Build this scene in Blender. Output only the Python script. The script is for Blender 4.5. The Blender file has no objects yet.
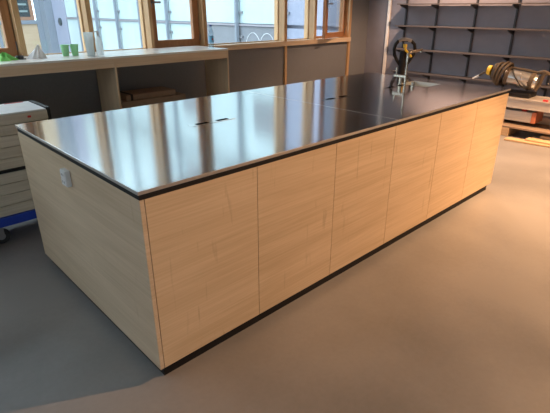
import bpy, bmesh, math, random
from mathutils import Vector, Matrix
random.seed(7)
S = bpy.context.scene
COL = S.collection

# ------------------------------------------------------------------ camera
cam = bpy.data.cameras.new('camera'); co = bpy.data.objects.new('camera', cam); COL.objects.link(co)
cam.sensor_width = 36.0; cam.lens = 36.0 * 456.1247 / 550.0
cam.clip_start = 0.05; cam.clip_end = 200
Rm = Matrix(((0.7247369520754882, 0.2739080169654153, -0.6322426342302497),
             (-0.6890247993153457, 0.2895482571504152, -0.6643844013141824),
             (0.0010845389708339156, 0.9171347801840419, 0.39857573778642114)))
co.matrix_world = Matrix.Translation((-0.7549, -1.5695, 1.6274)) @ Rm.to_4x4()
S.camera = co

# ------------------------------------------------------------------ world, lamps, exposure
S.view_settings.view_transform = 'Standard'; S.view_settings.look = 'None'
S.view_settings.gamma = 1.0; S.view_settings.use_curve_mapping = False
S.view_settings.exposure = 0.0
w = bpy.data.worlds.new('sky'); S.world = w; w.use_nodes = True
bg = w.node_tree.nodes['Background']
bg.inputs['Color'].default_value = (0.74, 0.87, 1.0, 1); bg.inputs['Strength'].default_value = 5.9

def area(name, loc, rot, sx, sy, energy=0, color=(1, 1, 1), portal=False):
    l = bpy.data.lights.new(name, 'AREA'); l.shape = 'RECTANGLE'; l.size = sx; l.size_y = sy
    l.energy = energy; l.color = color
    if portal: l.cycles.is_portal = True
    o = bpy.data.objects.new(name, l); COL.objects.link(o); o.location = loc; o.rotation_euler = rot
    return o
# daylight portal over the whole window band (only guides the sky's own light)
area('window_portal', (1.95, 4.62, 2.05), (math.radians(-90), 0, 0), 10.0, 1.9, portal=True)
area('added_side_window_portal', (-4.25, 2.9, 1.95), (0, math.radians(-90), 0), 1.6, 2.5, portal=True)  # guides sky light through the unseen window added in the left wall

area('added_rear_window_portal', (-2.4, -5.45, 1.8), (math.radians(90), 0, 0), 2.4, 1.6, portal=True)  # same for the unseen window added behind the camera

def spot(name, loc, tgt, energy, size, blend, radius, color):
    l = bpy.data.lights.new(name, 'SPOT'); l.energy = energy; l.spot_size = math.radians(size)
    l.spot_blend = blend; l.shadow_soft_size = radius; l.color = color
    o = bpy.data.objects.new(name, l); COL.objects.link(o); o.location = loc
    o.rotation_euler = (Vector(tgt) - Vector(loc)).to_track_quat('-Z', 'Y').to_euler()
    return o
WARM = (1.0, 0.56, 0.285)
L1 = (3.9, -2.05, 3.03)
spot('ceiling_spot_light', L1, (2.0, -1.5, 0.0), 720, 83, 0.35, 0.03, WARM)
L2 = (6.35, 2.3, 3.03)
spot('ceiling_spot_light', L2, (6.6, 2.0, 0.5), 370, 130, 0.5, 0.03, (1.0, 0.64, 0.42))
L3 = (5.2, -1.2, 3.03)
spot('ceiling_spot_light', L3, (5.0, -0.3, 0.0), 1450, 100, 1.0, 0.03, WARM)  # unseen third spot, added to brighten the floor at the right

# ------------------------------------------------------------------ materials
def new_mat(name):
    m = bpy.data.materials.new(name); m.use_nodes = True
    return m, m.node_tree, m.node_tree.nodes['Principled BSDF']

def plain(name, col, rough=0.5, metal=0.0, noise=0.06, scale=12.0, trans=0.0, coat=0.0, stretch=(1, 1, 1), bump=0.0, spec=0.5):
    m, t, b = new_mat(name)
    tc = t.nodes.new('ShaderNodeTexCoord'); mp = t.nodes.new('ShaderNodeMapping')
    mp.inputs['Scale'].default_value = stretch
    n = t.nodes.new('ShaderNodeTexNoise'); n.inputs['Scale'].default_value = scale; n.inputs['Detail'].default_value = 4
    r = t.nodes.new('ShaderNodeValToRGB')
    r.color_ramp.elements[0].position = 0.3; r.color_ramp.elements[1].position = 0.7
    r.color_ramp.elements[0].color = tuple(max(0, c * (1 - noise)) for c in col) + (1,)
    r.color_ramp.elements[1].color = tuple(min(1, c * (1 + noise)) for c in col) + (1,)
    t.links.new(tc.outputs['Object'], mp.inputs['Vector']); t.links.new(mp.outputs['Vector'], n.inputs['Vector'])
    t.links.new(n.outputs['Fac'], r.inputs['Fac']); t.links.new(r.outputs['Color'], b.inputs['Base Color'])
    b.inputs['Roughness'].default_value = rough; b.inputs['Metallic'].default_value = metal
    b.inputs['Transmission Weight'].default_value = trans; b.inputs['Coat Weight'].default_value = coat
    b.inputs['Specular IOR Level'].default_value = spec
    if bump:
        bp = t.nodes.new('ShaderNodeBump'); bp.inputs['Strength'].default_value = bump; bp.inputs['Distance'].default_value = 0.01
        t.links.new(n.outputs['Fac'], bp.inputs['Height']); t.links.new(bp.outputs['Normal'], b.inputs['Normal'])
    return m

def wood(name, c1, c2, axis='x', rough=0.5, fleck=0.10, scale=1.0):
    """veneer; grain runs along the given axis"""
    m, t, b = new_mat(name)
    N, Lk = t.nodes.new, t.links.new
    tc = N('ShaderNodeTexCoord'); oi = N('ShaderNodeObjectInfo')
    off = N('ShaderNodeVectorMath'); off.operation = 'ADD'
    mul = N('ShaderNodeMath'); mul.operation = 'MULTIPLY'; mul.inputs[1].default_value = 37.0
    Lk(oi.outputs['Random'], mul.inputs[0]); cb = N('ShaderNodeCombineXYZ')
    for i in range(3): Lk(mul.outputs[0], cb.inputs[i])
    Lk(tc.outputs['Object'], off.inputs[0]); Lk(cb.outputs[0], off.inputs[1])
    def noise(st, sc, det=5, dist=0.0):
        mp = N('ShaderNodeMapping'); mp.inputs['Scale'].default_value = st; Lk(off.outputs[0], mp.inputs['Vector'])
        n = N('ShaderNodeTexNoise'); n.inputs['Scale'].default_value = sc; n.inputs['Detail'].default_value = det
        n.inputs['Distortion'].default_value = dist
        Lk(mp.outputs['Vector'], n.inputs['Vector']); return n.outputs['Fac']
    if axis == 'x': lo, fine, fl = (0.55, 1, 5), (1.2, 1, 60), (26, 1, 3.2)
    elif axis == 'y': lo, fine, fl = (1, 0.55, 5), (1, 1.2, 60), (1, 26, 3.2)
    else: lo, fine, fl = (5, 5, 0.55), (60, 60, 1.2), (3.2, 3.2, 14)
    n1 = noise(lo, 2.2 * scale, 5, 0.6); n2 = noise(fine, 1.6 * scale, 3); n3 = noise(fl, 0.9 * scale, 2, 0.4)
    mx = N('ShaderNodeMath'); mx.operation = 'MULTIPLY_ADD'; mx.inputs[1].default_value = 0.45; Lk(n2, mx.inputs[0])
    h = N('ShaderNodeMath'); h.operation = 'MULTIPLY'; h.inputs[1].default_value = 0.55; Lk(n1, h.inputs[0]); Lk(h.outputs[0], mx.inputs[2])
    r = N('ShaderNodeValToRGB'); r.color_ramp.elements[0].position = 0.36; r.color_ramp.elements[1].position = 0.64
    r.color_ramp.elements[0].color = c1 + (1,); r.color_ramp.elements[1].color = c2 + (1,)
    Lk(mx.outputs[0], r.inputs['Fac'])
    r2 = N('ShaderNodeValToRGB'); r2.color_ramp.elements[0].position = 0.66; r2.color_ramp.elements[1].position = 0.78
    r2.color_ramp.elements[0].color = (1, 1, 1, 1); k = 1 - fleck * 1.6
    r2.color_ramp.elements[1].color = (k + 0.02, k, k - 0.03, 1)
    Lk(n3, r2.inputs['Fac'])
    mm = N('ShaderNodeMixRGB'); mm.blend_type = 'MULTIPLY'; mm.inputs['Fac'].default_value = 1
    Lk(r.outputs['Color'], mm.inputs[1]); Lk(r2.outputs['Color'], mm.inputs[2]); Lk(mm.outputs[0], b.inputs['Base Color'])
    b.inputs['Roughness'].default_value = rough
    return m

M = {}
M['maple_x'] = wood('maple_veneer_front', (0.54, 0.39, 0.23), (0.68, 0.51, 0.33), 'x', 0.42, 0.18)
M['maple_y'] = wood('maple_veneer_end', (0.52, 0.385, 0.245), (0.65, 0.50, 0.345), 'y', 0.45, 0.08)
M['oak_x'] = wood('oak_counter', (0.63, 0.45, 0.285), (0.75, 0.56, 0.375), 'x', 0.45, 0.03)
M['oak_z'] = wood('oak_upright', (0.61, 0.43, 0.27), (0.73, 0.54, 0.35), 'z', 0.45, 0.03)
M['ctop'] = wood('pale_countertop', (0.78, 0.72, 0.64), (0.86, 0.80, 0.72), 'x', 0.25, 0.02)
M['post'] = wood('larch_post', (0.50, 0.29, 0.13), (0.62, 0.38, 0.19), 'z', 0.5, 0.03)
M['sash'] = wood('brown_sash', (0.36, 0.15, 0.055), (0.46, 0.21, 0.085), 'z', 0.45, 0.03)
M['black'] = plain('black_laminate', (0.008, 0.007, 0.007), 0.6, spec=0.3)
M['void'] = plain('matt_black', (0.004, 0.004, 0.004), 1.0, spec=0.0)
M['dark'] = plain('carcass_board', (0.05, 0.045, 0.04), 0.7)
M['floor'] = None
M['panel'] = plain('grey_felt_panel', (0.20, 0.195, 0.195), 0.85, noise=0.05, scale=60)
M['rwall'] = plain('grey_plaster', (0.255, 0.24, 0.27), 0.85, noise=0.05, scale=6)
M['wallp'] = plain('pale_plaster', (0.6, 0.58, 0.56), 0.85)
M['ceil'] = plain('ceiling_paint', (0.6, 0.59, 0.57), 0.9)
M['strip'] = plain('cream_strip', (0.92, 0.86, 0.80), 0.4)
M['shelf'] = plain('dark_shelf_metal', (0.035, 0.032, 0.034), 0.5)
M['shelfboard'] = plain('shelf_board', (0.11, 0.09, 0.085), 0.6)
M['blue'] = plain('blue_plastic', (0.01, 0.045, 0.36), 0.4)
M['rubber'] = plain('rubber', (0.02, 0.02, 0.02), 0.7)
M['white'] = plain('white_plastic', (0.70, 0.71, 0.71), 0.4)
M['cloth'] = plain('white_cloth', (0.92, 0.91, 0.90), 0.9, bump=0.3)
M['green_cloth'] = plain('green_cloth', (0.25, 0.72, 0.16), 0.9, bump=0.4)
M['green_cup'] = plain('green_plastic', (0.33, 0.74, 0.36), 0.4)
M['chrome'] = plain('brushed_nickel', (0.52, 0.46, 0.38), 0.25, 1.0)
M['sinksteel'] = plain('satin_sink_steel', (0.66, 0.69, 0.67), 0.5, 0.6)
M['red'] = plain('red_mark', (0.55, 0.03, 0.03), 0.5)
M['orange'] = plain('orange_plastic', (0.55, 0.17, 0.08), 0.5)
M['yellow'] = plain('yellow_paint', (0.75, 0.50, 0.04), 0.45)
M['alu'] = plain('aluminium', (0.62, 0.58, 0.54), 0.45, 0.6, noise=0.1, scale=4, stretch=(8, 1, 8))
M['hose'] = plain('brown_hose', (0.065, 0.047, 0.030), 0.6, bump=0.3)
M['tank'] = plain('silver_tank', (0.55, 0.55, 0.55), 0.28, 0.85)
M['board'] = wood('weathered_board', (0.43, 0.375, 0.29), (0.58, 0.52, 0.42), 'x', 0.6, 0.05)
M['scrap'] = wood('pine_scrap', (0.50, 0.32, 0.17), (0.66, 0.45, 0.26), 'y', 0.6, 0.05)
M['card'] = plain('cardboard', (0.27, 0.19, 0.13), 0.8)
M['grey_metal'] = plain('grey_metal', (0.30, 0.30, 0.31), 0.4, 0.7)
M['facade_frame'] = plain('blue_grey_frame', (0.18, 0.205, 0.235), 0.5)
M['facade_rail'] = plain('pale_rail', (0.24, 0.23, 0.25), 0.5)
M['facade_glass'] = plain('frosted_facade_glass', (0.40, 0.49, 0.50), 0.25, noise=0.10, scale=0.55, stretch=(1, 1, 0.5))
M['facade_low'] = plain('grey_facade_band', (0.17, 0.18, 0.195), 0.4, noise=0.1, scale=0.7)
M['facade_blue'] = plain('pale_lilac_render', (0.25, 0.27, 0.34), 0.7)
M['facade_wood'] = wood('facade_wood_panel', (0.40, 0.29, 0.18), (0.47, 0.35, 0.23), 'x', 0.6, 0.02)
M['facade_sash'] = plain('facade_sash', (0.28, 0.15, 0.09), 0.5)
M['ground'] = plain('courtyard_paving', (0.28, 0.29, 0.29), 0.8)
M['blind'] = plain('louvre_slat', (0.22, 0.28, 0.27), 0.5)
M['darkglass'] = plain('dark_glass', (0.045, 0.06, 0.065), 0.1)

# polished concrete
m, t, b = new_mat('polished_concrete'); N, Lk = t.nodes.new, t.links.new
tc = N('ShaderNodeTexCoord'); n1 = N('ShaderNodeTexNoise'); n1.inputs['Scale'].default_value = 1.1; n1.inputs['Detail'].default_value = 7
n2 = N('ShaderNodeTexNoise'); n2.inputs['Scale'].default_value = 45; n2.inputs['Detail'].default_value = 3
Lk(tc.outputs['Object'], n1.inputs['Vector']); Lk(tc.outputs['Object'], n2.inputs['Vector'])
a = N('ShaderNodeMath'); a.operation = 'MULTIPLY_ADD'; a.inputs[1].default_value = 0.12; Lk(n2.outputs['Fac'], a.inputs[0]); Lk(n1.outputs['Fac'], a.inputs[2])
r = N('ShaderNodeValToRGB'); r.color_ramp.elements[0].position = 0.38; r.color_ramp.elements[1].position = 0.68
r.color_ramp.elements[0].color = (0.20, 0.193, 0.186, 1); r.color_ramp.elements[1].color = (0.29, 0.278, 0.268, 1)
Lk(a.outputs[0], r.inputs['Fac']); Lk(r.outputs['Color'], b.inputs['Base Color'])
r2 = N('ShaderNodeMapRange'); r2.inputs['To Min'].default_value = 0.28; r2.inputs['To Max'].default_value = 0.48
Lk(n1.outputs['Fac'], r2.inputs['Value']); Lk(r2.outputs[0], b.inputs['Roughness'])
M['floor'] = m

# stainless steel sheet, brushed along the length of the island
m, t, b = new_mat('brushed_steel'); N, Lk = t.nodes.new, t.links.new
tc = N('ShaderNodeTexCoord'); mp = N('ShaderNodeMapping'); mp.inputs['Scale'].default_value = (1.2, 160, 1)
n1 = N('ShaderNodeTexNoise'); n1.inputs['Scale'].default_value = 2.0; n1.inputs['Detail'].default_value = 3
Lk(tc.outputs['Object'], mp.inputs['Vector']); Lk(mp.outputs['Vector'], n1.inputs['Vector'])
n2 = N('ShaderNodeTexNoise'); n2.inputs['Scale'].default_value = 3.0; n2.inputs['Detail'].default_value = 4; Lk(tc.outputs['Object'], n2.inputs['Vector'])
r2 = N('ShaderNodeMapRange'); r2.inputs['To Min'].default_value = 0.06; r2.inputs['To Max'].default_value = 0.10
Lk(n2.outputs['Fac'], r2.inputs['Value']); Lk(r2.outputs[0], b.inputs['Roughness'])
bp = N('ShaderNodeBump'); bp.inputs['Strength'].default_value = 0.05; bp.inputs['Distance'].default_value = 0.002
Lk(n1.outputs['Fac'], bp.inputs['Height']); Lk(bp.outputs['Normal'], b.inputs['Normal'])
b.inputs['Base Color'].default_value = (0.56, 0.56, 0.55, 1); b.inputs['Metallic'].default_value = 1.0
hz = N('ShaderNodeBsdfGlossy'); hz.inputs['Color'].default_value = (0.58, 0.575, 0.56, 1); hz.inputs['Roughness'].default_value = 0.20
mxs = N('ShaderNodeMixShader'); mxs.inputs[0].default_value = 0.24
Lk(b.outputs[0], mxs.inputs[1]); Lk(hz.outputs[0], mxs.inputs[2]); Lk(mxs.outputs[0], t.nodes['Material Output'].inputs['Surface'])
M['steel'] = m
M['steel_edge'] = plain('ground_steel_edge', (0.55, 0.52, 0.49), 0.42, 0.75)

# clear window glass: clear with a fresnel sheen
def clear(name, tint, gloss_rough=0.02, base=0.04, cloud=0.0):
    m = bpy.data.materials.new(name); m.use_nodes = True; t = m.node_tree; t.nodes.clear(); N, Lk = t.nodes.new, t.links.new
    out = N('ShaderNodeOutputMaterial'); tr = N('ShaderNodeBsdfTransparent'); tr.inputs['Color'].default_value = tint + (1,)
    gl = N('ShaderNodeBsdfGlossy'); gl.inputs['Roughness'].default_value = gloss_rough
    lw = N('ShaderNodeLayerWeight'); lw.inputs['Blend'].default_value = 0.12
    mr = N('ShaderNodeMapRange'); mr.inputs['To Min'].default_value = base; mr.inputs['To Max'].default_value = 0.6
    Lk(lw.outputs['Fresnel'], mr.inputs['Value'])
    mx = N('ShaderNodeMixShader'); Lk(mr.outputs[0], mx.inputs[0]); Lk(tr.outputs[0], mx.inputs[1]); Lk(gl.outputs[0], mx.inputs[2])
    last = mx
    if cloud:
        df = N('ShaderNodeBsdfTranslucent'); df.inputs['Color'].default_value = (0.85, 0.88, 0.88, 1)
        d2 = N('ShaderNodeBsdfDiffuse'); d2.inputs['Color'].default_value = (0.85, 0.88, 0.88, 1)
        ad = N('ShaderNodeMixShader'); Lk(df.outputs[0], ad.inputs[1]); Lk(d2.outputs[0], ad.inputs[2])
        m2 = N('ShaderNodeMixShader'); m2.inputs[0].default_value = cloud; Lk(mx.outputs[0], m2.inputs[1]); Lk(ad.outputs[0], m2.inputs[2]); last = m2
    Lk(last.outputs[0], out.inputs['Surface'])
    return m
M['glass'] = clear('window_glass', (0.94, 0.97, 0.97), 0.02, 0.03)
M['frost'] = clear('frosted_plastic', (0.9, 0.93, 0.93), 0.2, 0.05, 0.55)
M['pet'] = clear('clear_bottle_plastic', (0.75, 0.86, 0.92), 0.05, 0.08, 0.12)

# ------------------------------------------------------------------ mesh helpers
class MB:
    def __init__(s): s.bm = bmesh.new()
    def box(s, x0, y0, z0, x1, y1, z1, mat=None):
        vs = [Vector((x, y, z)) for x in (x0, x1) for y in (y0, y1) for z in (z0, z1)]
        if mat is not None: vs = [mat @ v for v in vs]
        v = [s.bm.verts.new(q) for q in vs]
        for f in ((0, 1, 3, 2), (4, 6, 7, 5), (0, 4, 5, 1), (2, 3, 7, 6), (0, 2, 6, 4), (1, 5, 7, 3)):
            s.bm.faces.new([v[i] for i in f])
        return s
    def prism(s, poly, z0, z1):
        a = [s.bm.verts.new((x, y, z0)) for x, y in poly]; c = [s.bm.verts.new((x, y, z1)) for x, y in poly]
        n = len(poly); s.bm.faces.new(a[::-1]); s.bm.faces.new(c)
        for i in range(n): s.bm.faces.new((a[i], a[(i + 1) % n], c[(i + 1) % n], c[i]))
        return s
    def lathe(s, prof, cx=0, cy=0, cz=0, n=24, mat=None, cap=True):
        rings = []
        for r, z in prof:
            ring = []
            for i in range(n):
                q = Vector((r * math.cos(2 * math.pi * i / n), r * math.sin(2 * math.pi * i / n), z))
                if mat is not None: q = mat @ q
                ring.append(s.bm.verts.new(q + Vector((cx, cy, cz))))
            rings.append(ring)
        for a, c in zip(rings, rings[1:]):
            for i in range(n): s.bm.faces.new((a[i], a[(i + 1) % n], c[(i + 1) % n], c[i]))
        if cap:
            s.bm.faces.new(rings[0][::-1]); s.bm.faces.new(rings[-1])
        return s
    def tube(s, pts, r, n=10, closed=False):
        P = [Vector(p) for p in pts]; rs = r if isinstance(r, (list, tuple)) else [r] * len(P)
        m_ = len(P); T = []
        for i in range(m_):
            if closed: d = P[(i + 1) % m_] - P[(i - 1) % m_]
            else: d = P[min(i + 1, m_ - 1)] - P[max(i - 1, 0)]
            T.append(d.normalized())
        up = Vector((0, 0, 1)) if abs(T[0].z) < 0.9 else Vector((1, 0, 0))
        u = T[0].cross(up).normalized(); rings = []
        for i in range(m_):
            u = (u - T[i] * u.dot(T[i])).normalized(); v = T[i].cross(u)
            rings.append([s.bm.verts.new(P[i] + (u * math.cos(2 * math.pi * k / n) + v * math.sin(2 * math.pi * k / n)) * rs[i]) for k in range(n)])
        for i in range(m_ if closed else m_ - 1):
            a, c = rings[i], rings[(i + 1) % m_]
            for k in range(n): s.bm.faces.new((a[k], a[(k + 1) % n], c[(k + 1) % n], c[k]))
        if not closed: s.bm.faces.new(rings[0][::-1]); s.bm.faces.new(rings[-1])
        return s
    def build(s, name, mat, parent=None, bevel=0.0, smooth=False, kind=None, label=None, cat=None, group=None, edge=None):
        bmesh.ops.recalc_face_normals(s.bm, faces=s.bm.faces)
        if bevel: bmesh.ops.bevel(s.bm, geom=list(s.bm.edges), offset=bevel, segments=2, affect='EDGES', profile=0.5)
        me = bpy.data.meshes.new(name); 
        base = Vector((0, 0, 0))
        if parent is None and len(s.bm.verts):
            xs = [v.co for v in s.bm.verts]
            base = Vector(((min(v.x for v in xs) + max(v.x for v in xs)) / 2, (min(v.y for v in xs) + max(v.y for v in xs)) / 2, min(v.z for v in xs)))
        else:
            p = parent
            while p is not None: base += p.location; p = p.parent
        bmesh.ops.translate(s.bm, verts=s.bm.verts, vec=-base)
        s.bm.to_mesh(me); s.bm.free()
        if smooth:
            for p in me.polygons: p.use_smooth = True
            try: me.set_sharp_from_angle(angle=math.radians(35))
            except Exception: pass
        me.materials.append(mat)
        if edge is not None:
            me.materials.append(edge)
            for p in me.polygons:
                if abs(p.normal.z) < 0.9: p.material_index = 1
        o = bpy.data.objects.new(name, me); COL.objects.link(o)
        if parent is None: o.location = base
        else: o.parent = parent
        tag(o, label, cat, group, kind)
        return o

def tag(o, label=None, cat=None, group=None, kind=None):
    if label: o['label'] = label
    if cat: o['category'] = cat
    if group: o['group'] = group
    if kind: o['kind'] = kind
    return o
def thing(name, loc, label=None, cat=None, group=None, kind=None):
    o = bpy.data.objects.new(name, None); COL.objects.link(o); o.location = loc; o.empty_display_size = 0.1
    return tag(o, label, cat, group, kind)
def box(name, c, mat, parent=None, bevel=0.0, **k):
    return MB().box(*c).build(name, mat, parent, bevel, **k)
# all coordinates given to MB are world coordinates; build() makes them local to the thing

# ------------------------------------------------------------------ room shell
XR, YB, HC = 7.4, 4.3, 3.15
box('floor', (-4.0, -5.2, -0.12, 7.6, 4.55, 0.0), M['floor'], kind='structure')
ceil = box('ceiling', (-4.0, -5.2, HC, 7.6, 4.55, HC + 0.15), M['ceil'], kind='structure')
box('wall_right', (XR, -5.2, 0, XR + 0.2, 4.5, HC), M['rwall'], kind='structure')
wl_ = MB()
for c in ((-4.2, -5.2, 0, -4.0, 4.5, 1.2), (-4.2, -5.2, 2.7, -4.0, 4.5, HC), (-4.2, -5.2, 1.2, -4.0, 1.7, 2.7), (-4.2, 4.1, 1.2, -4.0, 4.5, 2.7)): wl_.box(*c)
wl_.build('wall_left', M['wallp'], kind='structure')
wf_ = MB()
for c in ((-4.0, -5.4, 0, 7.4, -5.2, 1.0), (-4.0, -5.4, 2.6, 7.4, -5.2, HC), (-4.0, -5.4, 1.0, -3.6, -5.2, 2.6), (-1.2, -5.4, 1.0, 7.4, -5.2, 2.6)): wf_.box(*c)
wf_.build('wall_front', M['wallp'], kind='structure')
w13 = thing('window_13', (-2.4, -5.3, 1.0), kind='structure')  # unseen window, added for cool light on the dolly and under the counter
f = MB()
for c in ((-3.6, -5.33, 1.0, -1.2, -5.27, 1.07), (-3.6, -5.33, 2.53, -1.2, -5.27, 2.6), (-3.6, -5.33, 1.07, -3.54, -5.27, 2.53), (-2.43, -5.33, 1.07, -2.37, -5.27, 2.53), (-1.26, -5.33, 1.07, -1.2, -5.27, 2.53)): f.box(*c)
f.build('frame', M['sash'], w13)
box('pane', (-3.54, -5.305, 1.07, -1.26, -5.295, 2.53), M['glass'], w13)
ZS = 1.035   # underside of the sill rail
# wall below the windows: grey panels
box('wall_back', (-4.0, YB + 0.03, 0, 6.93, YB + 0.25, ZS), M['panel'], kind='structure')
box('wall_corner', (6.86, YB, 0, XR - 0.002, YB + 0.25, HC), M['panel'], kind='structure')
box('wall_header', (-4.0, YB, 3.0, 6.86, YB + 0.25, HC), M['post'], kind='structure')
# sill rail
box('trim_1', (-4.0, YB - 0.02, ZS, 6.86, YB + 0.25, 1.112), M['oak_x'], kind='structure', bevel=0.003)
# uprights: (x0, x1)
POSTS = [(-3.2, -3.13), (-2.35, -2.28), (-1.5, -1.43), (-0.65, -0.58), (0.895, 0.955), (1.70, 1.76), (2.53, 2.575), (3.395, 3.455), (5.04, 5.105), (5.795, 5.855), (6.79, 6.858)]
for i, (a, c) in enumerate(POSTS):
    box('trim_%d' % (i + 2), (a, YB - 0.005, 1.1125, c, YB + 0.248, 2.9995), M['post'], kind='structure', bevel=0.002)
for i, (a, c) in enumerate([(5.06, 5.105), (6.80, 6.858)]):
    box('trim_%d' % (i + 20), (a, YB - 0.01, 0.0, c, YB + 0.029, ZS - 0.0005), M['post'], kind='structure', bevel=0.002)
box('trim_23', (XR - 0.035, 3.785, 0.0, XR - 0.0005, 3.838, HC), M['strip'], kind='structure', bevel=0.002)

YG = YB + 0.15
def fixed(i, x0, x1):
    w_ = thing('window_%d' % i, (x0, YG, 1.1125), kind='structure')
    f = MB()
    for c in ((x0, YG - 0.012, 1.1128, x1, YG + 0.02, 1.127), (x0, YG - 0.012, 2.975, x1, YG + 0.02, 2.9995),
              (x0, YG - 0.012, 1.127, x0 + 0.012, YG + 0.02, 2.975), (x1 - 0.012, YG - 0.012, 1.127, x1, YG + 0.02, 2.975)):
        f.box(*c)
    f.build('bead', M['post'], w_)
    box('pane', (x0 + 0.012, YG, 1.127, x1 - 0.012, YG + 0.008, 2.975), M['glass'], w_)
    return w_
wi = 1
def casement(i, x0, x1, ang=0.0, wd=0.10, y=YB + 0.10):
    w_ = thing('window_%d' % i, (x0, y, 1.1125), kind='structure')
    f = MB()   # outer frame
    for c in ((x0, y + 0.062, 1.1128, x1, y + 0.10, 1.15), (x0, y + 0.062, 2.96, x1, y + 0.10, 2.9995),
              (x0, y + 0.062, 1.15, x0 + 0.035, y + 0.10, 2.72), (x1 - 0.035, y + 0.062, 1.15, x1, y + 0.10, 2.72)):
        f.box(*c)
    f.build('frame', M['sash'], w_)
    hx = x1 - 0.012
    R_ = Matrix.Translation((hx, y, 0)) @ Matrix.Rotation(ang, 4, 'Z') @ Matrix.Translation((-hx, -y, 0))
    a, c2, z0, z1 = x0 + 0.012, x1 - 0.012, 1.125, 2.99
    g = MB(); h = 0.092
    for c in ((a, y, z0, c2, y + 0.058, z0 + h), (a, y, z1 - h, c2, y + 0.058, z1), (a, y, z0 + h, a + wd, y + 0.058, z1 - h), (c2 - wd, y, z0 + h, c2, y + 0.058, z1 - h)):
        g.box(*c, mat=R_)
    # raised moulding round the glass
    for c in ((a + wd - 0.018, y - 0.006, z0 + h - 0.018, c2 - wd + 0.018, y, z0 + h), (a + wd - 0.018, y - 0.006, z0 + h, a + wd, y, z1 - h), (c2 - wd, y - 0.006, z0 + h, c2 - wd + 0.018, y, z1 - h)):
        g.box(*c, mat=R_)
    sh = g.build('sash', M['sash'], w_)
    MB().box(a + wd, y + 0.025, z0 + h, c2 - wd, y + 0.033, z1 - h, mat=R_).build('pane', M['glass'], sh)
    k = MB(); hz = 1.70
    k.box(a + 0.030, y - 0.010, hz - 0.07, a + 0.058, y - 0.0005, hz + 0.07, mat=R_)
    k.box(a + 0.036, y - 0.045, hz - 0.012, a + 0.052, y - 0.010, hz + 0.012, mat=R_)
    k.box(a + 0.036, y - 0.055, hz - 0.012, a + 0.165, y - 0.042, hz + 0.012, mat=R_)
    k.build('handle', M['grey_metal'], sh, label='grey metal handle')
    hg = MB()
    for zz in (1.19, 2.60): hg.box(c2 + 0.001, y - 0.012, zz, c2 + 0.0105, y + 0.02, zz + 0.09)
    hg.build('hinge', M['grey_metal'], w_, label='grey metal hinges')
    return w_
fixed(1, -3.128, -2.352); fixed(2, -2.278, -1.502); fixed(3, -1.428, -0.652)
casement(4, -0.578, 0.893, wd=0.085)
fixed(5, 0.957, 1.698); fixed(6, 1.762, 2.528)
casement(7, 2.577, 3.393)
fixed(8, 3.457, 5.038); fixed(9, 5.107, 5.793)
casement(10, 5.857, 6.788, ang=math.radians(17), wd=0.075)
fixed(11, -4.0, -3.202)
w12 = thing('window_12', (-4.1, 2.9, 1.2), kind='structure')  # unseen side window, added for cool light on the end panel and left floor
f = MB()
for c in ((-4.13, 1.7, 1.2, -4.07, 4.1, 1.27), (-4.13, 1.7, 2.63, -4.07, 4.1, 2.7)) + tuple((-4.13, y, 1.27, -4.07, y + 0.06, 2.63) for y in (1.7, 2.87, 4.04)): f.box(*c)
f.build('frame', M['sash'], w12)
box('pane', (-4.105, 1.76, 1.27, -4.095, 4.04, 2.63), M['glass'], w12)

# ------------------------------------------------------------------ courtyard outside
box('ground', (-30, 4.6, -3.2, 40, 60, -3.0), M['ground'], kind='structure')
FX = 7.65
wing = thing('glass_facade', (FX, 14, -3), label='pale glazed facade wing across the courtyard with clamped glass panels and a dark rail', cat='building')
ys = [4.56, 6.9, 8.65, 10.4, 12.15, 13.9, 15.65, 17.4, 19.15, 20.7]
for j, (z0, z1) in enumerate(((-2.99, 1.18), (1.26, 4.5), (4.95, 8.6))):
    for a, c in zip(ys, ys[1:]):
        mt_ = M['facade_blue'] if a < 5 else (M['facade_low'] if (j == 0 and a < 9) else M['facade_glass'])
        box('glass_panel', (FX, a + 0.02, z0, FX + 0.05, c - 0.02, z1), mt_, wing)
box('rail', (FX - 0.05, 6.9, 1.195, FX + 0.04, 20.7, 1.245), M['facade_rail'], wing)
box('rail', (FX - 0.05, 4.6, 4.505, FX + 0.04, 19.15, 4.575), M['facade_frame'], wing)
box('rail', (FX - 0.05, 4.6, 4.80, FX + 0.04, 19.15, 4.85), M['facade_frame'], wing)
box('floor_edge', (FX, 4.6, 4.58, FX + 0.05, 19.15, 4.79), M['facade_glass'], wing)
box('core', (FX + 0.12, 4.56, -2.99, FX + 0.9, 22.25, 8.65), M['facade_blue'], wing)
for y in ys[1:-1]:
    f = box('mullion', (FX - 0.15, y - 0.035, -2.99, FX - 0.055, y + 0.035, 8.6), M['facade_frame'], wing)
    for zz in (0.92, 1.52, 4.25, 5.15):
        box('glass_clamp', (FX - 0.053, y - 0.15, zz - 0.03, FX - 0.002, y + 0.15, zz + 0.03), M['grey_metal'], wing)
box('corner_column', (7.32, 22.3, -2.99, 8.25, 22.95, 9), M['facade_frame'], wing)
box('corner_panel', (FX, 20.75, -2.99, FX + 0.1, 22.25, 8.65), M['facade_blue'], wing)
for y0, y1, z0, z1 in ((7.3, 8.1, 5.3, 6.2), (9.1, 9.9, 5.3, 6.2), (11.0, 11.8, 5.3, 6.2), (12.8, 13.6, 5.3, 6.2), (7.3, 8.1, 2.6, 3.6), (10.9, 11.7, 2.6, 3.6)):
    box('facade_window', (FX - 0.03, y0, z0, FX - 0.003, y1, z1), M['facade_low'], wing)
MB().lathe([(0.17, 0), (0.17, 0.05), (0.13, 0.07)], FX - 0.001, 21.5, 1.05, 20, mat=Matrix.Rotation(-math.pi / 2, 4, 'Y')).build('round_vent', M['darkglass'], wing, smooth=True, label='dark round vent on the lilac corner panel')
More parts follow.
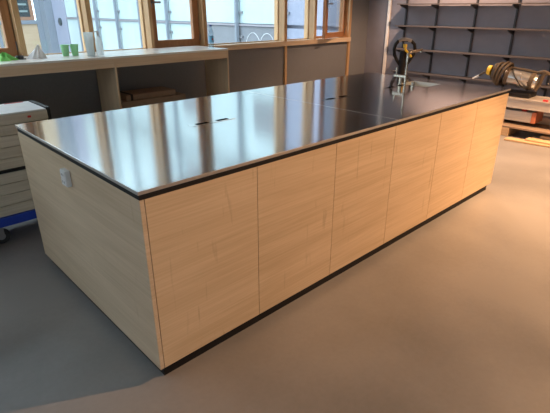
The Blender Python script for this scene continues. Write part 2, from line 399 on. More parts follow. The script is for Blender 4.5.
# line-drawn white arches on the grey lower glass
for yc in (7.55, 8.1):
    pts = [(FX - 0.012, yc + 0.30 * math.cos(t_), 0.62 + 0.42 * math.sin(t_)) for t_ in [math.pi * k / 14 for k in range(15)]]
    MB().tube(pts, 0.006, 6).build('arch_drawing', M['white'], wing, label='white arch outline drawn on the grey glass')
    MB().box(FX - 0.014, yc - 0.17, 0.74, FX - 0.002, yc + 0.17, 0.79).build('arch_line', M['white'], wing)
far = thing('timber_facade', (0, 23, -3), label='far timber facade with brown framed louvred windows in a blue-grey grid', cat='building')
FY = 23.0
box('wall_panel', (-12, FY, -2.99, 7.315, FY + 0.3, 0.93), M['facade_wood'], far)
box('grid_rail', (-12, FY - 0.08, 0.935, 7.315, FY + 0.3, 1.10), M['facade_frame'], far)
box('upper_panel', (-12, FY, 4.2, 7.315, FY + 0.3, 9), M['facade_wood'], far)
xs = [7.2 - 1.75 * k for k in range(12)]
for k, x in enumerate(xs):
    box('grid_post', (x - 0.12, FY - 0.10, -2.99, x if k else 7.315, FY - 0.001, 9), M['facade_frame'], far)
    if k < 11:
        x0, x1 = xs[k + 1] + 0.05, x - 0.17
        f = MB()
        for c in ((x0, FY, 1.105, x1, FY + 0.12, 1.25), (x0, FY, 4.05, x1, FY + 0.12, 4.19), (x0, FY, 1.25, x0 + 0.14, FY + 0.12, 4.05), (x1 - 0.14, FY, 1.25, x1, FY + 0.12, 4.05)): f.box(*c)
        w_ = f.build('window_frame', M['facade_sash'], far)
        box('pane', (x0 + 0.14, FY + 0.10, 1.25, x1 - 0.14, FY + 0.12, 4.05), M['darkglass'], w_)
        bl = MB()
        for q in range(9): bl.box(x0 + 0.24, FY + 0.03, 1.45 + q * 0.29, x1 - 0.24, FY + 0.09, 1.53 + q * 0.29)
        bl.build('louvre', M['blind'], w_)

# ------------------------------------------------------------------ kitchen island
L, D, HB, PL = 3.64, 1.533, 0.929, 0.068
isl = thing('kitchen_island', (L / 2, D / 2, 0), label='long maple-veneered kitchen island with six handleless doors on a black plinth', cat='kitchen island')
box('plinth', (0.028, 0.025, 0.0, L - 0.028, D - 0.025, PL - 0.001), M['black'], isl)
box('end_panel', (0, 0, PL, 0.02, D, HB), M['maple_y'], isl, bevel=0.0008)
box('end_panel', (L - 0.02, 0, PL, L, D, HB), M['maple_y'], isl, bevel=0.0008)
box('back_panel', (0.021, D - 0.02, PL, L - 0.021, D, HB), M['maple_x'], isl, bevel=0.0008)
for i in range(6):
    x0 = 0.02 + 0.6 * i
    box('door', (x0 + (0.003 if i == 0 else 0.0018), 0.0, PL, x0 + 0.6 - 0.0018, 0.019, HB), M['maple_x'], isl, bevel=0.0008)
cb_ = MB()
cb_.box(0.021, 0.021, PL, L - 0.021, D - 0.021, PL + 0.018)
for i in range(7):
    x = min(max(0.02 + 0.6 * i, 0.03), L - 0.03)
    cb_.box(x - 0.009, 0.021, PL + 0.018, x + 0.009, D - 0.021, HB if i != 5 else 0.74)
cb_.build('carcass', M['dark'], isl)
rl = MB(); z0, z1 = HB + 0.0004, 0.9542
for c in ((0.002, 0.003, z0, L - 0.002, 0.05, z1), (0.002, D - 0.05, z0, L - 0.002, D - 0.003, z1), (0.002, 0.05, z0, 0.05, D - 0.05, z1), (L - 0.05, 0.05, z0, L - 0.002, D - 0.05, z1)): rl.box(*c)
rl.build('shadow_rail', M['black'], isl, label='black recessed rail under the worktop')
# double socket on the near end
so = thing('power_socket', (0, 0.78, 0.79), label='white surface-mounted double socket on the near end of the island', cat='socket')
box('socket_case', (-0.026, 0.729, 0.788, -0.0004, 0.795, 0.874), M['white'], so, bevel=0.003)
box('socket_face', (-0.029, 0.734, 0.833, -0.0265, 0.790, 0.869), M['white'], so, bevel=0.0008)
box('socket_face', (-0.029, 0.734, 0.793, -0.0265, 0.790, 0.828), M['white'], so, bevel=0.0008)
sl_ = MB()
for zc in (0.851, 0.811):
    for dy in (-0.010, 0.010): sl_.box(-0.0297, 0.762 + dy - 0.0025, zc - 0.006, -0.0292, 0.762 + dy + 0.0025, zc + 0.006)
sl_.build('socket_hole', M['black'], so)

# steel worktops (two sheets butted at x = 1.83)
OV = 0.005; ZT, ZU = 0.970, 0.9545
def slab_hole(x0, y0, x1, y1, hx0, hy0, hx1, hy1):
    b_ = MB(); bm_ = b_.bm
    X = [x0, hx0, hx1, x1]; Y = [y0, hy0, hy1, y1]
    g = {(i, j, k): bm_.verts.new((X[i], Y[j], z)) for i in range(4) for j in range(4) for k, z in enumerate((ZU, ZT))}
    for i in range(3):
        for j in range(3):
            if i == 1 and j == 1: continue
            for k in (0, 1): bm_.faces.new([g[i, j, k], g[i + 1, j, k], g[i + 1, j + 1, k], g[i, j + 1, k]])
    def side(p, q): bm_.faces.new([g[p + (0,)], g[q + (0,)], g[q + (1,)], g[p + (1,)]])
    for i in range(3):
        side((i, 0), (i + 1, 0)); side((i, 3), (i + 1, 3)); side((0, i), (0, i + 1)); side((3, i), (3, i + 1))
    side((1, 1), (2, 1)); side((1, 2), (2, 2)); side((1, 1), (1, 2)); side((2, 1), (2, 2))
    return b_
SX0, SX1, SY0, SY1 = 3.17, 3.44, 0.555, 0.84
box('worktop', (-OV, -OV, ZU, 1.8288, D + OV, ZT), M['steel'], None, 0.0012, edge=M['steel_edge'], label='near sheet of the brushed steel worktop, on the socket end of the island', cat='worktop')
wt = slab_hole(1.8312, -OV, L + OV, D + OV, SX0, SY0, SX1, SY1).build('worktop', M['steel'], edge=M['steel_edge'], label='far sheet of the steel worktop, with the sink cut into it', cat='worktop')
box('seam_weld', (1.8289, 0.0, ZT - 0.004, 1.8311, D, ZT + 0.0006), M['alu'], wt)
def outlet(xc, label):
    o = thing('worktop_outlet', (xc, 0.767, ZT), label=label, cat='power outlet', group='flush outlets in the worktop')
    box('cover_plate', (xc - 0.165, 0.742, ZT + 0.0002, xc + 0.165, 0.798, ZT + 0.0018), M['steel'], o, 0.0008)
    for dx in (-0.078, 0.078):
        box('slot', (xc + dx - 0.044, 0.754, ZT + 0.0019, xc + dx + 0.044, 0.788, ZT + 0.0026), M['void'], o, label='black cable slot')
outlet(0.925, 'flush two-slot outlet in the near worktop sheet, closest to the socket end')
outlet(2.155, 'flush two-slot outlet in the worktop just beyond the sheet seam')
outlet(3.0, 'flush two-slot outlet in the worktop nearest the tap')
# sink
sk = thing('sink', ((SX0 + SX1) / 2, (SY0 + SY1) / 2, 0.78), label='small rectangular steel sink bowl sunk into the far worktop', cat='sink')
g = MB(); e = 0.002
for c in ((SX0 + e, SY0 + e, 0.782, SX1 - e, SY1 - e, 0.785), (SX0 + e, SY0 + e, 0.785, SX0 + 2 * e, SY1 - e, ZT - 0.001), (SX1 - 2 * e, SY0 + e, 0.785, SX1 - e, SY1 - e, ZT - 0.001),
          (SX0 + 2 * e, SY0 + e, 0.785, SX1 - 2 * e, SY0 + 2 * e, ZT - 0.001), (SX0 + 2 * e, SY1 - 2 * e, 0.785, SX1 - 2 * e, SY1 - e, ZT - 0.001)): g.box(*c)
g.build('bowl', M['sinksteel'], sk)
MB().lathe([(0.035, 0), (0.04, 0.003), (0.02, 0.004)], 3.30, 0.73, 0.7855, 24).build('drain', M['chrome'], sk, smooth=True)
# tap
FXp, FYp = 3.11, 0.745
tp = thing('kitchen_tap', (FXp, FYp, ZT), label='tall slim swan-neck tap with side lever beside the sink', cat='tap')
BY = FYp + 0.05
MB().lathe([(0.022, 0.0003), (0.022, 0.006), (0.016, 0.008), (0.016, 0.068), (0.014, 0.07)], FXp, BY, ZT, 24).build('tap_body', M['chrome'], tp, smooth=True)
pts = [(FXp, FYp, ZT + z) for z in (0.0005, 0.16, 0.20, 0.25)]
for k in range(1, 7):
    t_ = math.pi / 2 * k / 6; pts.append((FXp + 0.045 * (1 - math.cos(t_)), FYp, ZT + 0.25 + 0.045 * math.sin(t_)))
pts += [(FXp + 0.12, FYp, ZT + 0.298), (FXp + 0.235, FYp, ZT + 0.304)]
MB().tube(pts, 0.0105, 12).build('spout', M['chrome'], tp, smooth=True)
MB().tube([(FXp + 0.222, FYp, ZT + 0.303), (FXp + 0.222, FYp, ZT + 0.281)], 0.012, 12).build('nozzle', M['chrome'], tp, smooth=True)
MB().box(FXp - 0.02, FYp - 0.015, ZT + 0.0705, FXp + 0.02, FYp + 0.115, ZT + 0.092).build('mixer_block', M['chrome'], tp, 0.003)
MB().tube([(FXp, FYp + 0.10, ZT + 0.0925), (FXp, FYp + 0.104, ZT + 0.155)], 0.007, 10).build('lever', M['chrome'], tp, smooth=True)
kn = MB().lathe([(0.018, 0.0003), (0.018, 0.02), (0.013, 0.024), (0.013, 0.035), (0.01, 0.037)], 3.125, 0.67, ZT, 20)
kn.build('drain_knob', M['chrome'], None, smooth=True, label='small round metal drain knob on the worktop beside the sink', cat='knob')

# ------------------------------------------------------------------ counter under the windows
ct = thing('window_counter', (1.0, 3.9, 0), label='long oak counter with deep apron standing under the windows', cat='counter')
CX0, CX1, CY0, CY1, CZ = -2.0, 3.245, 3.55, YB - 0.022, 1.13
box('countertop', (CX0, CY0, CZ - 0.022, CX1, CY1, CZ), M['ctop'], ct, 0.0015)
aps = MB()
for a, c in ((CX0 + 0.022, 0.02), (0.044, 1.618), (1.642, CX1 - 0.022)):
    aps.box(a, CY0 + 0.004, 1.010, c, CY0 + 0.024, CZ - 0.0225)
aps.build('apron', M['oak_x'], ct)
for x in (CX0 + 0.0, 0.021, 1.619, CX1 - 0.021):
    box('side_panel', (x, CY0 + 0.001, 0, x + 0.021, CY1 - 0.20, CZ - 0.0225), M['oak_z'], ct, 0.001)

# cardboard parcels under the counter
box('cardboard_box', (1.72, 3.70, 0.0, 2.62, 4.12, 0.585), M['card'], None, 0.004, label='brown cardboard box under the counter, lowest of the two', cat='box')
pc = thing('parcel', (2.15, 3.9, 0.585), label='flat brown parcel lying on the cardboard box under the counter', cat='parcel')
box('wrapping', (1.80, 3.74, 0.586, 2.50, 4.08, 0.655), M['card'], pc, 0.012)
box('strap', (1.86, 3.735, 0.584 + 0.002, 1.89, 4.085, 0.659), M['black'], pc)

# ------------------------------------------------------------------ things on the counter
def blob(name, cx, cy, cz, rx, ry, h, mat, label, cat, seed, peak=None, n=26):
    rnd = random.Random(seed); bm_ = bmesh.new(); rows = []
    ph = [rnd.uniform(0, 6.28) for _ in range(8)]
    for j in range(9):
        f = j / 8; ring = []
        for i in range(n):
            t_ = 2 * math.pi * i / n
            rad = (1 - f) * (1 + 0.16 * math.sin(3 * t_ + ph[0]) + 0.10 * math.sin(5 * t_ + ph[1]) + 0.07 * math.sin(9 * t_ + ph[2]))
            if peak: zz = h * (f ** 0.9)
            else: zz = h * math.sin(f * math.pi / 2) * (0.8 + 0.3 * math.sin(4 * t_ + ph[3] + 3 * f))
            ox = (peak or 0) * f
            ring.append(bm_.verts.new((cx + ox + rx * rad * math.cos(t_), cy + ry * rad * math.sin(t_), cz + 0.0006 + zz + (0 if j == 0 else 0.006 * math.sin(7 * t_ + ph[4] + 5 * f)))))
        rows.append(ring)
    for a, c in zip(rows[:-1], rows[1:-1]):
        for i in range(n): bm_.faces.new((a[i], a[(i + 1) % n], c[(i + 1) % n], c[i]))
    top = bm_.verts.new((cx + (peak or 0), cy, cz + h * 1.0)); bm_.faces.new(rows[0][::-1])
    last = rows[-2]
    for i in range(n): bm_.faces.new((last[i], last[(i + 1) % n], top))
    for v in rows[-1]: bm_.verts.remove(v)
    o_ = MB(); o_.bm.free(); o_.bm = bm_
    return o_.build(name, mat, smooth=True, label=label, cat=cat)
blob('cleaning_cloth', 0.625, 3.92, CZ, 0.105, 0.10, 0.075, M['green_cloth'], 'crumpled green cloth on the left end of the counter', 'cloth', 3)
blob('crumpled_cloth', 0.935, 3.93, CZ, 0.082, 0.08, 0.14, M['cloth'], 'white cloth standing in a peak on the counter', 'cloth', 5, peak=0.035)
tpz = thing('tape_roll', (0.79, 3.93, CZ), label='small dark grey tape roll on the counter beside the white cloth', cat='tape')
MB().lathe([(0.018, 0.0005), (0.036, 0.0005), (0.038, 0.004), (0.038, 0.034), (0.036, 0.038), (0.018, 0.038), (0.018, 0.0005)], 0.765, 3.93, CZ, 24, cap=False).build('tape', plain('dark_grey_tape', (0.08, 0.07, 0.07), 0.5), tpz, smooth=True)
box('loose_end', (0.765, 3.885, CZ + 0.0005, 0.812, 3.905, CZ + 0.010), M['dark'], tpz)
def cup(x, y, label):
    MB().lathe([(0.031, 0.0005), (0.031, 0.002), (0.034, 0.01), (0.045, 0.112), (0.048, 0.114), (0.048, 0.119), (0.043, 0.119), (0.032, 0.008), (0.0005, 0.007)], x, y, CZ, 28).build('plastic_cup', M['green_cup'], smooth=True, label=label, cat='cup', group='green plastic cups on the counter')
cup(1.262, 3.98, 'left one of two green plastic cups on the counter')
cup(1.368, 3.98, 'green plastic cup on the counter nearer the frosted jug')
jg = MB().lathe([(0.038, 0.0005), (0.040, 0.004), (0.052, 0.245), (0.055, 0.25), (0.051, 0.25), (0.037, 0.006), (0.0005, 0.005)], 1.475, 3.80, CZ, 28)
jg.build('measuring_beaker', M['frost'], smooth=True, label='tall frosted plastic beaker on the counter in front of the post', cat='beaker')
sb = thing('squeeze_bottle', (1.60, 3.84, CZ), label='white translucent spray bottle on the counter right of the beaker', cat='bottle')
MB().lathe([(0.036, 0.0005), (0.038, 0.005), (0.038, 0.14), (0.034, 0.165), (0.018, 0.195), (0.014, 0.205)], 1.60, 3.84, CZ, 24).build('bottle_body', M['frost'], sb, smooth=True)
MB().lathe([(0.017, 0.2055), (0.017, 0.235), (0.012, 0.24), (0.010, 0.262)], 1.60, 3.84, CZ, 20).build('bottle_cap', M['white'], sb, smooth=True)
box('spout', (1.555, 3.833, CZ + 0.245, 1.59, 3.847, CZ + 0.257), M['white'], sb, 0.002)
wb = thing('water_bottle', (3.155, 3.80, CZ), label='clear plastic water bottle with blue label at the right end of the counter', cat='bottle')
MB().lathe([(0.030, 0.0005), (0.034, 0.006), (0.034, 0.06), (0.032, 0.066), (0.034, 0.072), (0.034, 0.185), (0.030, 0.215), (0.014, 0.255), (0.0135, 0.275)], 3.155, 3.80, CZ, 24).build('bottle_body', M['pet'], wb, smooth=True)
MB().lathe([(0.0348, 0.07), (0.0350, 0.071), (0.0350, 0.15), (0.0348, 0.151)], 3.155, 3.80, CZ, 24, cap=False).build('paper_label', plain('blue_label', (0.20, 0.50, 0.75), 0.5), wb, smooth=True)
box('label_mark', (3.145, 3.764, CZ + 0.10, 3.165, 3.7655, CZ + 0.125), M['red'], wb, label='small red mark on the blue label')
MB().lathe([(0.016, 0.2755), (0.016, 0.292), (0.014, 0.294)], 3.155, 3.80, CZ, 20).build('bottle_cap', M['blue'], wb, smooth=True)

# ------------------------------------------------------------------ dolly with boards
TX0, TX1, TY0, TY1 = -0.75, 0.345, 2.0, 2.40
dl = thing('furniture_dolly', (-0.2, 2.2, 0), label='low blue wheeled dolly carrying a stack of beige boards', cat='dolly')
fr = MB(); fr.box(TX0 + 0.0, TY0 - 0.02, 0.150, TX1 - 0.0, TY1 + 0.02, 0.218)
fr.build('platform', M['blue'], dl, 0.006)
for (x, y) in ((-0.14, TY0 + 0.05), (TX1 - 0.10, TY1 - 0.05), (-0.14 - 0.5, TY0 + 0.05), (-0.64, TY1 - 0.05)):
    rot = Matrix.Rotation(math.radians(90), 4, 'X')
    wl = MB().lathe([(0.045, -0.016), (0.058, -0.014), (0.060, -0.008), (0.060, 0.008), (0.058, 0.014), (0.045, 0.016)], x, y, 0.0605, 28, mat=rot).build('wheel', M['rubber'], dl, smooth=True)
    MB().lathe([(0.024, -0.0185), (0.026, -0.0165), (0.026, 0.0165), (0.024, 0.0185)], x, y, 0.0605, 20, mat=rot).build('hub', M['grey_metal'], wl, smooth=True)
    fk = MB(); fk.box(x - 0.02, y - 0.024, 0.055, x + 0.02, y - 0.019, 0.149); fk.box(x - 0.02, y + 0.019, 0.055, x + 0.02, y + 0.024, 0.149); fk.box(x - 0.03, y - 0.03, 0.1445, x + 0.03, y + 0.03, 0.1495)
    fk.build('caster_fork', M['grey_metal'], dl)
zz = 0.219
rnd = random.Random(4)
names = ['resting on the blue dolly', 'second up from the blue dolly', 'third up from the blue dolly', 'just under the black spacer', 'just above the black spacer', 'second above the black spacer', 'third below the white cover', 'second below the white cover', 'directly under the white cover']
hs = [0.080, 0.082, 0.078, 0.082, 0.078, 0.080, 0.080, 0.074, 0.070]
for i, h in enumerate(hs):
    dx, dy = rnd.uniform(-0.004, 0.004), rnd.uniform(-0.004, 0.004)
    b_ = MB().box(TX0 + dx, TY0 + 0.004 + dy, zz + 0.0008, TX1 - 0.006 + dx, TY1 + dy, zz + h - 0.0012)
    b_.build('wooden_board', M['board'], None, 0.006, label='thick beige wooden board in the dolly stack, ' + names[i], cat='board', group='beige boards stacked on the blue dolly')
    zz += h
    if i == 3:
        box('spacer_batten', (TX0, TY0 - 0.004, zz, TX1 - 0.004, TY1 + 0.004, zz + 0.022), M['black'], None, 0.003, label='black spacer batten halfway up the board stack', cat='batten'); zz += 0.0228
cov = thing('cover_sheet', (-0.2, 2.2, zz), label='thin white sheet covering the top of the board stack', cat='sheet')
box('sheet', (TX0, TY0, zz, TX1 - 0.012, TY1 + 0.002, zz + 0.010), M['white'], cov, 0.002)
MB().box(0.20, TY0 - 0.004, zz - 0.038, 0.222, TY0 + 0.003, zz - 0.024).build('red_sticker', M['red'], cov, label='small red sticker hanging at the front edge')
box('red_mark', (0.16, TY1 - 0.03, zz + 0.0102, 0.29, TY1 - 0.01, zz + 0.0125), M['red'], cov, label='red printed strip along the back edge')
ep = MB(); ep.box(TX1 + 0.004, TY0 + 0.02, zz - 0.20, TX1 + 0.022, TY1 - 0.02, zz + 0.014); ep.box(TX1 - 0.010, TY0 + 0.02, zz + 0.0105, TX1 + 0.004, TY1 - 0.02, zz + 0.0165)
ep.build('edge_protector', M['rubber'], None, 0.002, label='black angled edge protector on the right side of the board stack', cat='edge protector')

# ------------------------------------------------------------------ wall shelving
sh = thing('wall_shelving', (7.35, 1.0, 0.3), label='dark wall shelving of long boards on vertical metal uprights', cat='shelving')
ups = [3.44, 2.82, 2.12, 1.46, 0.80, 0.14, -0.52, -1.18, -1.84]
zs = [0.10, 0.51, 0.915, 1.32, 1.69]
for y in ups:
    box('upright', (XR - 0.028, y - 0.014, 0.06, XR - 0.0005, y + 0.014, 1.80), M['shelf'], sh)
    for z in zs:
        br = MB(); x1, x0 = XR - 0.029, XR - 0.235
        v = [br.bm.verts.new(q) for yy in (y - 0.009, y + 0.009) for q in ((x1, yy, z - 0.001), (x0, yy, z - 0.001), (x0, yy, z - 0.018), (x1, yy, z - 0.075))]
        br.bm.faces.new(v[:4]); br.bm.faces.new(v[4:])
        for q in range(4): br.bm.faces.new((v[q], v[(q + 1) % 4], v[4 + (q + 1) % 4], v[4 + q]))
        br.build('bracket', M['shelf'], sh)
for z in zs:
    box('shelf', (XR - 0.255, -2.2, z, XR - 0.03, 3.50, z + 0.018), M['shelfboard'], sh)

# ------------------------------------------------------------------ pallet truck behind the island
JX, JY = 4.195, 1.467
pj = thing('pallet_truck', (JX, JY, 0), label='pallet truck parked behind the island with a black loop handle and yellow lever', cat='pallet truck')
for dx in (-0.19, 0.19):
    box('fork', (JX + dx - 0.075, JY + 0.13, 0.06, JX + dx + 0.075, JY + 1.25, 0.105), M['yellow'], pj, 0.004)
    MB().lathe([(0.035, -0.035), (0.037, -0.03), (0.037, 0.03), (0.035, 0.035)], JX + dx, JY + 1.08, 0.0375, 18, mat=Matrix.Rotation(math.pi / 2, 4, 'Y')).build('fork_roller', M['rubber'], pj, smooth=True)
box('pump_frame', (JX - 0.27, JY + 0.08, 0.06, JX + 0.27, JY + 0.13, 0.30), M['yellow'], pj, 0.006)
MB().lathe([(0.05, 0.18), (0.055, 0.19), (0.055, 0.32), (0.035, 0.34), (0.03, 0.46)], JX, JY, 0.0, 24).build('pump', M['black'], pj, smooth=True)
for dx in (-0.05, 0.05):
    MB().lathe([(0.088, -0.022), (0.09, -0.02), (0.09, 0.02), (0.088, 0.022)], JX + dx, JY, 0.0905, 28, mat=Matrix.Rotation(math.pi / 2, 4, 'Y')).build('steer_wheel', M['rubber'], pj, smooth=True)
pl_ = MB(); pl_.tube([(JX, JY, 0.44), (JX + 0.005, JY, 0.80), (JX + 0.012, JY, 1.18)], [0.034, 0.038, 0.040], 14)
pl_.build('tiller', M['black'], pj, smooth=True)
# loop handle faces the camera
d = Vector((0.72, -0.69, 0)).normalized(); c0 = Vector((JX + 0.012, JY, 0))
loop = [(0.02, 0.985), (-0.03, 1.01), (-0.085, 1.07), (-0.125, 1.13), (-0.135, 1.19), (-0.12, 1.245), (-0.085, 1.28), (-0.04, 1.292), (0.04, 1.292), (0.10, 1.28), (0.145, 1.245), (0.16, 1.19), (0.148, 1.13), (0.105, 1.07), (0.055, 1.01)]
MB().tube([tuple(c0 + d * a * 0.82 + Vector((0, 0, z))) for a, z in loop], 0.019, 10, closed=True).build('loop_handle', M['black'], pj, smooth=True)
MB().tube([tuple(c0 + d * a * 0.82 + Vector((0, 0, z))) for a, z in [(-0.085, 1.281), (-0.04, 1.296), (0.04, 1.296), (0.095, 1.283)]], 0.022, 10).build('handle_grip', M['grey_metal'], pj, smooth=True, label='grey grip bar')
nrm = Vector((-0.69, -0.72, 0)) * 0.05
MB().tube([tuple(c0 + nrm + Vector((0, 0, 1.21))), tuple(c0 + nrm + Vector((0, 0, 1.25)))], 0.022, 10).build('valve_cap', M['yellow'], pj, smooth=True)
MB().tube([tuple(c0 + nrm + d * a + Vector((0, 0, z))) for a, z in [(0.0, 1.205), (0.02, 1.175), (0.05, 1.15), (0.085, 1.11)]], [0.014, 0.013, 0.012, 0.012], 10).build('yellow_lever', M['yellow'], pj, smooth=True)

# ------------------------------------------------------------------ plank stack by the shelving
def slant(x, y, z, ang): return Matrix.Translation((x, y, z)) @ Matrix.Rotation(math.radians(ang), 4, 'Z')
for y, lab in ((0.80, 'square wooden block on the floor under the metal planks, nearest the island'), (-0.55, 'square wooden block under the far end of the metal planks')):
    box('wooden_block', (5.86, y - 0.10, 0.0, 6.30, y + 0.05, 0.115), M['scrap'], None, 0.004, label=lab, cat='wooden block')
box('wooden_plank', (5.86, -0.7, 0.116, 6.34, 1.50, 0.140), M['card'], None, 0.002, label='thin brown plank lying on the wooden blocks under the metal planks', cat='plank')
for y, lab in ((0.90, 'red spacer block under the lower metal plank, near the island'), (-0.35, 'red spacer block under the lower metal plank, far from the island')):
    box('spacer_block', (6.02, y - 0.03, 0.1408, 6.10, y + 0.03, 0.19), M['red'], None, label=lab, cat='block')
p2 = thing('scaffold_plank', (6.16, 1.0, 0.19), label='lower grey metal plank with an orange end cap in the floor stack', cat='plank')
q = MB(); q.box(6.02, 0.50, 0.191, 6.30, 1.65, 0.33); q.box(6.012, 0.50, 0.25, 6.019, 1.65, 0.258); q.build('plank_body', M['alu'], p2, 0.004)
box('end_cap', (6.012, 0.44, 0.189, 6.308, 0.499, 0.337), M['orange'], p2, 0.005, label='orange plastic end cap')
p4 = box('metal_plank', (6.32, -0.7, 0.1408, 6.52, 1.5, 0.24), M['alu'], None, 0.004, label='grey metal plank lying low behind the orange-capped plank', cat='plank')
for y, lab in ((1.02, 'small red spacer between the two metal planks, nearer the island'), (0.62, 'small red spacer between the two metal planks, above the orange cap')):
    box('spacer_block', (6.06, y - 0.03, 0.3308, 6.14, y + 0.03, 0.369), M['red'], None, label=lab, cat='block')
p1 = thing('aluminium_plank', (6.2, 0.4, 0.37), label='upper long aluminium plank on top of the floor stack', cat='plank')
q = MB(); q.box(6.00, -0.9, 0.370, 6.42, 1.70, 0.500); q.box(5.985, -0.9, 0.485, 6.00, 1.70, 0.500); q.box(5.985, -0.9, 0.370, 6.00, 1.70, 0.38)
q.build('plank_body', M['alu'], p1)
rb = MB()
for y in (0.90, 0.38): rb.box(6.005, y - 0.035, 0.501, 6.035, y + 0.02, 0.522)
rb.build('red_clip', M['red'], p1, label='small red clips on the upper face')
# black cradle under the machine
box('black_case', (6.08, 0.60, 0.5008, 6.36, 1.45, 0.562), M['black'], None, 0.012, label='flat black case between the upper plank and the silver machine', cat='case')
# loose offcuts on the floor in front
for i, (x, y, ln, wd, h, a, lab) in enumerate(((5.70, 0.38, 0.55, 0.14, 0.022, 6, 'pale wooden offcut lying flat on the floor in front of the stack'),
                                           (5.95, 0.16, 0.46, 0.12, 0.04, -8, 'pale wooden offcut under the others at the right of the floor pile'))):
    MB().box(-wd / 2, -ln / 2, 0, wd / 2, ln / 2, h, mat=slant(x, y, 0.0005, a)).build('wooden_offcut', M['scrap'], None, 0.002, label=lab, cat='offcut', group='wooden offcuts on the floor')

for x0, y0, x1, y1, z0, z1, lab in ((5.70, -0.10, 5.84, 0.42, 0.0235, 0.045, 'pale offcut lying on top of the flat offcut in front of the stack'),
                                  (5.90, -0.10, 6.02, 0.30, 0.041, 0.075, 'pale offcut stacked on the right of the floor pile')):
    box('wooden_offcut', (x0, y0, z0, x1, y1, z1), M['scrap'], None, 0.002, label=lab, cat='offcut', group='wooden offcuts on the floor')
# silver machine with coiled hose
mc = thing('industrial_machine', (6.2, 0.8, 0.57), label='silver cylindrical machine with coiled brown hose lying on the plank stack', cat='machine')
A = Vector((6.15, 1.00, 0.765)); B = Vector((6.19, 0.57, 0.705)); ax = (B - A).normalized()
rotm = ax.to_track_quat('Z', 'Y').to_matrix().to_4x4()
ln = (B - A).length; r_ = 0.104
MB().lathe([(0.07, 0), (r_ - 0.01, 0.01), (r_, 0.03), (r_, ln * 0.48), (r_ + 0.005, ln * 0.49), (r_ + 0.005, ln * 0.51), (r_, ln * 0.52), (r_, ln - 0.04), (r_ - 0.012, ln - 0.012), (0.05, ln)], A.x, A.y, A.z, 36, mat=rotm).build('tank', M['tank'], mc, smooth=True)
MB().lathe([(r_ + 0.002, 0.02), (r_ + 0.016, 0.024), (r_ + 0.016, 0.06), (r_ + 0.002, 0.064)], A.x, A.y, A.z, 36, mat=rotm, cap=False).build('clamp_ring', M['hose'], mc, smooth=True)
MB().lathe([(r_ + 0.002, ln - 0.10), (r_ + 0.014, ln - 0.096), (r_ + 0.014, ln - 0.05), (r_ + 0.002, ln - 0.046)], A.x, A.y, A.z, 36, mat=rotm, cap=False).build('clamp_ring', M['hose'], mc, smooth=True)
side = ax.cross(Vector((0, 0, 1))).normalized(); upv = side.cross(ax).normalized()
tb = MB(); tb.tube([tuple(A + ax * 0.04 + upv * 0.118), tuple(A + ax * 0.25 + upv * 0.128), tuple(A + ax * 0.5 + upv * 0.125), tuple(A + ax * (ln - 0.06) + upv * 0.120)], [0.014, 0.018, 0.014, 0.016], 8)
tb.build('top_pipe', M['hose'], mc, smooth=True)
eb = MB()
eb.tube([tuple(B + upv * -0.10), tuple(B + ax * 0.03 + upv * 0.0), tuple(B + ax * 0.03 + upv * 0.10), tuple(B + ax * 0.06 + upv * 0.155)], [0.03, 0.022, 0.028, 0.034], 10)
eb.tube([tuple(B - ax * 0.03 + upv * 0.13), tuple(B + ax * 0.03 + upv * 0.15), tuple(B + ax * 0.11 + upv * 0.135)], [0.022, 0.03, 0.022], 10)
eb.build('end_bracket', M['hose'], mc, smooth=True)
sd = -side if side.x > 0 else side
for k in range(6):
    c = A + ax * (0.16 + 0.085 * k) + sd * (r_ - 0.002) + upv * (0.035 if k % 2 else -0.01)
    bm_ = MB().lathe([(0.008, 0), (0.008, 0.008), (0.005, 0.011)], c.x, c.y, c.z, 10, mat=sd.to_track_quat('Z', 'Y').to_matrix().to_4x4()); bm_.build('bolt', M['chrome'], mc, smooth=True)
MB().tube([tuple(A + ax * 0.07 + upv * 0.12 + sd * 0.03), tuple(A + ax * 0.16 + sd * 0.125 + upv * 0.03), tuple(A + ax * 0.26 + sd * 0.125 - upv * 0.06), tuple(A + ax * 0.36 + sd * 0.06 - upv * 0.115)], 0.009, 8).build('cable', M['rubber'], mc, smooth=True)
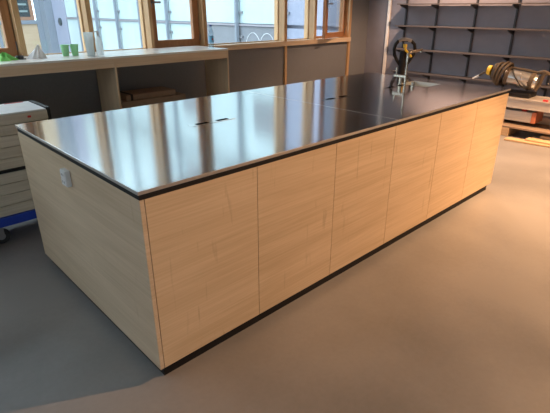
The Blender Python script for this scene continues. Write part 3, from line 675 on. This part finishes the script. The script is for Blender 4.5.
# coil of hose round the near end, loosely wound and leaning towards the island
for k, (off, rr, tl, tw) in enumerate(((0.0, 0.152, 0.25, -0.15), (-0.03, 0.158, 0.12, -0.25), (-0.075, 0.142, -0.05, -0.3), (-0.11, 0.122, -0.2, -0.2))):
    c = A + ax * off + Vector((0, 0, 0.022 - 0.004 * k)); pts = []
    for i in range(30):
        t_ = 2 * math.pi * i / 30; pts.append(tuple(c + (side + ax * tw).normalized() * rr * 0.9 * math.cos(t_) + (upv + ax * tl).normalized() * rr * math.sin(t_)))
    MB().tube(pts, 0.017, 10, closed=True).build('hose_loop', M['hose'], mc, smooth=True)
E_ = A - ax * 0.13
MB().lathe([(0.05, -0.05), (0.085, -0.04), (0.092, -0.02), (0.092, 0.03), (0.07, 0.05)], E_.x, E_.y, E_.z, 30, mat=rotm).build('motor_housing', M['hose'], mc, smooth=True)
E_ = A - ax * 0.215 + Vector((-0.03, 0, 0.03))
MB().lathe([(0.03, -0.02), (0.06, -0.016), (0.068, 0.0), (0.068, 0.035)], E_.x, E_.y, E_.z, 26, mat=rotm).build('yellow_collar', M['yellow'], mc, smooth=True)
MB().lathe([(0.03, -0.035), (0.035, -0.03), (0.035, -0.021)], E_.x, E_.y, E_.z, 20, mat=rotm).build('dark_knob', M['black'], mc, smooth=True)
n0 = A - ax * 0.22 - Vector((0, 0, 0.02))
MB().tube([tuple(n0), tuple(n0 - ax * 0.07 + Vector((0, 0, 0.0))), tuple(n0 - ax * 0.13 + Vector((0, 0, -0.06)))], [0.017, 0.015, 0.014], 10).build('lance', M['hose'], mc, smooth=True)
n1_ = n0 - ax * 0.131 + Vector((0, 0, -0.0605))
MB().tube([tuple(n1_), tuple(n1_ - ax * 0.085 + Vector((0, 0, -0.06)))], [0.015, 0.012], 10).build('nozzle_tip', M['white'], mc, smooth=True, label='white nozzle tip')

# ------------------------------------------------------------------ ceiling lamps (housings of the two warm lamps and of the added third)
for (x, y, z), lab in ((L1, 'black ceiling spotlight in front of the island'), (L2, 'black ceiling spotlight by the shelving wall'), (L3, 'unseen black ceiling spotlight added to brighten the far right of the floor')):
    h = thing('ceiling_spotlight', (x, y, HC), label=lab, cat='spotlight')
    MB().lathe([(0.03, -0.0005), (0.03, -0.02), (0.055, -0.025), (0.055, -0.045)], x, y, HC, 24).build('lamp_housing', M['black'], h, smooth=True)
